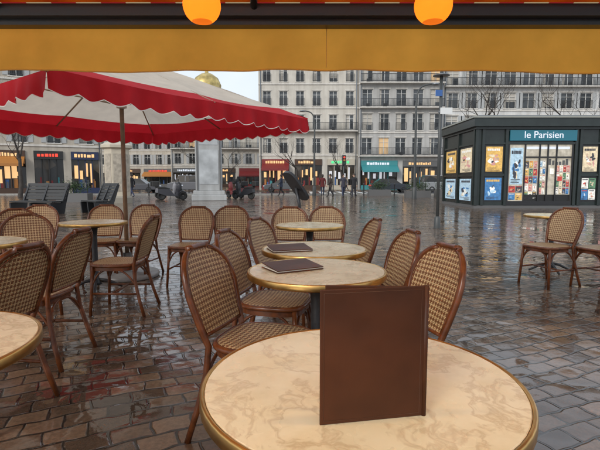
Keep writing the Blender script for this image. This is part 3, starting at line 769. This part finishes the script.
def scooter(x,y,rz,col):
    o=Obj('motor_scooter',(x,y,0),rz); w=o.g('wheels',TYRE); wheel(w,-.62,0,.27,.27,.12,16); wheel(w,.68,0,.27,.27,.11,16)
    pm=simple('scooter_paint_%.1f'%x,col,.3)
    b=o.g('body',pm); b.extr([(-.85,.45),(-.35,.28),(.30,.24),(.45,.3),(.12,.38),(-.1,.68),(-.8,.72)],-.15,.15)
    b.tube(crom([(.32,0,.3),(.42,0,.65),(.48,0,1.0),(.52,0,1.1)],4),[.12]*4+[.17]*4+[.14]*4+[.06],10)
    b.extr([(.42,.42),(.66,.56),(.9,.46),(.88,.52),(.64,.63),(.42,.55)],-.07,.07)
    o.g('seat',COLS['black']).extr([(-.85,.725),(-.12,.69),(-.1,.74),(-.4,.84),(-.85,.86)],-.14,.14)
    m=o.g('handlebar',BLACKM); m.tube([(.4,-.34,1.08),(.48,-.1,1.06),(.48,.1,1.06),(.4,.34,1.08)],.018,8); m.tube([(.52,0,1.05),(.68,0,.3)],.03,8)
    for s in (-1,1): m.tube([(.46,s*.22,1.07),(.42,s*.27,1.25)],.008,6); m.box(.40,.43,s*.27-.05,s*.27+.05,1.22,1.31)
    o.g('windscreen',GL).add([(.56,-.2,1.05),(.56,.2,1.05),(.38,.18,1.5),(.38,-.18,1.5)],[(0,1,2,3)])
    o.g('top_case',COLS['black']).box(-1.15,-.78,-.19,.19,.86,1.18)
    o.g('headlight',WHITEL).lathe([(.001,.62),(.06,.6),(.07,.56)],12,c=(.62,0,.35))
    m.tube([(-.1,.1,.3),(-.15,.22,.02)],.015,6)
    o.done({'body':.03,'seat':.03,'top_case':.04})
scooter(-3.75,30,rad(150),(.03,.03,.035)); scooter(-8.1,28.5,rad(10),(.05,.05,.06)); scooter(-8.9,30.5,rad(20),(.25,.25,.27)); scooter(-4.6,32,rad(140),(.2,.03,.03))

# ------------------------------------------------------------ people
def person(x,y,rz,coat,trous,stride=.16,h=1.0,hair=(.03,.02,.015)):
    e=link('pedestrian',None,(x,y,0),rz); e.scale=(h,h,h)
    J={'pel':(0,0,.93,.15,.115),'spn':(0,0,1.10,.135,.105),'chs':(0,.005,1.30,.165,.12),'nkb':(0,0,1.43,.07,.07),'nk':(0,.01,1.49,.052,.055),'hd':(0,.025,1.58,.075,.088),'ht':(0,.02,1.66,.068,.082)}
    E=[('pel','spn'),('spn','chs'),('chs','nkb'),('nkb','nk'),('nk','hd'),('hd','ht')]
    for s,n in ((-1,'l'),(1,'r')):
        st=stride*s; bent=.12 if s<0 else .02
        J['hip'+n]=(s*.095,0,.86,.095,.1); J['kn'+n]=(s*.1,st*.5+bent*.4,.48,.066,.068); J['an'+n]=(s*.1,st-(.08 if s<0 else 0),.10+(.05 if s<0 else 0),.042,.046); J['to'+n]=(s*.115,st+.13-(.08 if s<0 else 0),.035,.04,.03)
        E+=[('pel','hip'+n),('hip'+n,'kn'+n),('kn'+n,'an'+n),('an'+n,'to'+n)]
        J['sh'+n]=(s*.175,0,1.39,.065,.065); J['el'+n]=(s*.235,-st*.5-.03,1.12,.05,.05); J['wr'+n]=(s*.235,-st*1.1+.08,.90,.034,.034)
        E+=[('chs','sh'+n),('sh'+n,'el'+n),('el'+n,'wr'+n)]
    K=list(J); me=bpy.data.meshes.new('body'); me.from_pydata([J[k][:3] for k in K],[(K.index(a),K.index(b)) for a,b in E],[])
    o=link('body',me,parent=e); sk=o.modifiers.new('Skin','SKIN'); sk.use_smooth_shade=True
    for i,k in enumerate(K):
        sv=me.skin_vertices[0].data[i]; sv.radius=J[k][3:5]; sv.use_root=(k=='pel')
    ss=o.modifiers.new('S','SUBSURF'); ss.levels=1; ss.render_levels=1
    m,nt,b=newmat('clothes_%.1f_%.1f'%(x,y)); tc=nt.nodes.new('ShaderNodeTexCoord'); sp=nt.nodes.new('ShaderNodeSeparateXYZ'); nt.links.new(tc.outputs['Object'],sp.inputs[0])
    cr=nt.nodes.new('ShaderNodeValToRGB'); cr.color_ramp.interpolation='CONSTANT'; el=cr.color_ramp.elements
    el[0].position=0; el[0].color=(.02,.02,.02,1); el[1].position=.05; el[1].color=(*trous,1)
    q=el.new(.40); q.color=(*coat,1); q=el.new(.735); q.color=(.45,.28,.2,1)
    nt.links.new(math_node(nt,'MULTIPLY',sp.outputs[2],.5),cr.inputs[0]); nt.links.new(cr.outputs[0],b.inputs['Base Color']); b.inputs['Roughness'].default_value=.8
    me.materials.append(m)
    skin=MATS.get('skin') or simple('skin',(.45,.28,.2),.5)
    g=Geo(); g.lathe([(.185,.74),(.18,.85),(.16,1.0),(.15,1.12),(.17,1.28),(.165,1.36),(.09,1.43),(.07,1.47)],20,sy=.72); link('coat',g.mesh('coat',[simple('coat_%.1f_%.1f'%(x,y),coat,.85,noise=.2)]),parent=e)
    g=Geo(); g.lathe([(.04,1.50),(.085,1.56),(.094,1.63),(.08,1.70),(.04,1.735),(.001,1.74)],14,c=(0,-.005,0)); 
    g.v=[(a,b_-(.02 if c<1.62 else 0),c) for a,b_,c in g.v]; link('hair',g.mesh('hair',[simple('hair_%.1f%.1f'%(x,y),hair,.7)]),parent=e)
    g=Geo(); g.tube([(0,.10,1.60),(0,.128,1.565),(0,.1,1.555)],[.008,.014,.008],6)
    for s,n in ((-1,'l'),(1,'r')):
        w=Vector(J['wr'+n][:3]); d=Vector((0,.25,-1)).normalized()
        g.tube([w,w+d*.05,w+d*.10],[.028,.036,.03],8)
        for k in range(4):
            off=Vector((0,(k-1.5)*.019,0)); Lf=(.055,.07,.065,.05)[k]; p=w+d*.095+off
            g.tube([p,p+d*Lf*.55,p+d*Lf+Vector((-s*.015,0,0))],[.009,.0085,.006],6)
        g.tube([w+d*.03+Vector((0,.03,0)),w+d*.07+Vector((-s*.01,.055,0)),w+d*.1+Vector((-s*.015,.06,0))],[.011,.01,.007],6)
        g.tube([(s*.083,.0,1.60),(s*.095,-.005,1.585),(s*.083,0,1.56)],[.008,.012,.008],6)
    link('hands_and_face',g.mesh('hands',[skin]),parent=e)
blk=(.02,.02,.024)
for a in [(3.75,31.5,rad(170),blk,(.03,.03,.04)),(3.25,34,rad(200),(.05,.05,.07),(.04,.05,.09)),(2.25,33.5,rad(90),(.06,.045,.04),blk),(1.8,36,rad(10),(.12,.02,.02),(.03,.04,.07),.1),(4.3,36.5,rad(-80),(.10,.10,.11),blk),
          (-1.5,36,rad(95),(.03,.04,.07),blk),(-12.3,33,rad(80),blk,(.04,.05,.1)),(5.6,54.5,rad(80),(.15,.13,.1),blk),(-15.6,36.5,rad(-80),(.08,.08,.09),blk),(-.3,54,rad(90),blk,blk)]: person(*a)

# ------------------------------------------------------------ bare trees
def tree(x,y,h,seed,lim=6):
    r=random.Random(seed); g=Geo()
    def br(p,d,L,rd,lv):
        pts=[p];rs=[rd];q=p;dd=d
        for i in range(3):
            dd=(dd+Vector((r.uniform(-.18,.18),r.uniform(-.18,.18),r.uniform(-.02,.14)))).normalized(); q=q+dd*L/3; pts.append(q); rs.append(rd*(1-.13*(i+1)))
        g.tube(pts,rs,7 if lv<2 else 4,cap=False)
        if lv>=lim: return
        n=3 if lv<4 else r.choice((2,3))
        for k in range(n):
            a=r.uniform(0,2*math.pi); t=r.uniform(.3,.75)
            ax=Vector((math.cos(a),math.sin(a),r.uniform(0,.3)))
            nd=(dd*(1-t)+ax*t+Vector((0,0,.18))).normalized()
            s=r.choice((2,3)) if k else 3
            br(pts[s],nd,L*r.uniform(.62,.82),rs[s]*(.62 if k else .75),lv+1)
    br(Vector((0,0,0)),Vector((0,0,1)),h*.3,h*.018,0)
    link('bare_tree',g.mesh('tree',[BARK]),(x,y,0))
tree(14.3,34,12.5,4); tree(19.5,36,12,9); tree(-.6,54,9,5,5); tree(-20.5,33,9.5,6); tree(5.2,55,8.5,12,5); tree(-12.5,56,9,15,5); tree(-9.5,62,8,21,5)

def planter(x,y):
    o=Obj('hedge_planter',(x,y,0)); o.g('box',COLS['grey']).box(-.9,.9,-.35,.35,0,.5)
    r=random.Random(int(x*10)); g1=o.g('foliage',simple('hedge_leaf_%d'%int(x*10),(.045,.08,.03),.6,noise=.5,nscale=4))
    for i in range(1500):
        p=Vector((r.gauss(0,.42),r.gauss(0,.17),.85+r.gauss(0,.19)));
        if abs(p.x)>.95 or abs(p.y)>.42 or p.z<.45: continue
        M=Matrix.Translation(p)@Matrix.Rotation(r.uniform(0,6),4,'Z')@Matrix.Rotation(r.uniform(0,3),4,'X'); 
        vs=[M@Vector(v) for v in ((-.04,0,0),(0,-.02,0),(.05,0,0),(0,.02,0))]; g1.add(vs,[(0,1,2,3)])
    o.done()
planter(8.6,33);planter(10.8,33);planter(-13.0,26);planter(6.5,37)

# ------------------------------------------------------------ camera, world, sun
cam=bpy.data.cameras.new('camera'); co=link('camera',cam,(0,0,1.2)); co.rotation_euler=(rad(90-5.585),0,0)
cam.sensor_width=36; cam.lens=27; cam.clip_end=2000; cam.clip_start=.05; SC.camera=co
w=bpy.data.worlds.new('World'); SC.world=w; w.use_nodes=True; nt=w.node_tree; bg=nt.nodes['Background']
sky=nt.nodes.new('ShaderNodeTexSky'); sky.sky_type='NISHITA'; sky.sun_disc=False; sky.sun_elevation=rad(28); sky.sun_rotation=rad(215); sky.dust_density=3; sky.air_density=1.0
hs=nt.nodes.new('ShaderNodeHueSaturation'); hs.inputs['Saturation'].default_value=.5
nt.links.new(sky.outputs[0],hs.inputs['Color'])
tcw=nt.nodes.new('ShaderNodeTexCoord'); cl=noise(nt,tcw.outputs['Generated'],2.2,4,.6)
cloud=ramp(nt,cl.outputs['Fac'],.3,.75,(5.7,6.4,7.2,1),(7.8,8.3,8.9,1))
skyc=mixc(nt,.74,hs.outputs[0],cloud)
nt.links.new(skyc,bg.inputs['Color']); bg.inputs['Strength'].default_value=.15
sl=bpy.data.lights.new('sun','SUN'); sl.energy=1.3; sl.angle=rad(18); sl.color=(1,.96,.9); so=link('sun',sl,(0,0,30))
az=rad(215); d=Vector((math.sin(az)*math.cos(rad(28)),math.cos(az)*math.cos(rad(28)),math.sin(rad(28))))
so.rotation_euler=d.to_track_quat('Z','Y').to_euler()
SC.view_settings.view_transform='Standard'; SC.view_settings.look='None'; SC.view_settings.exposure=0
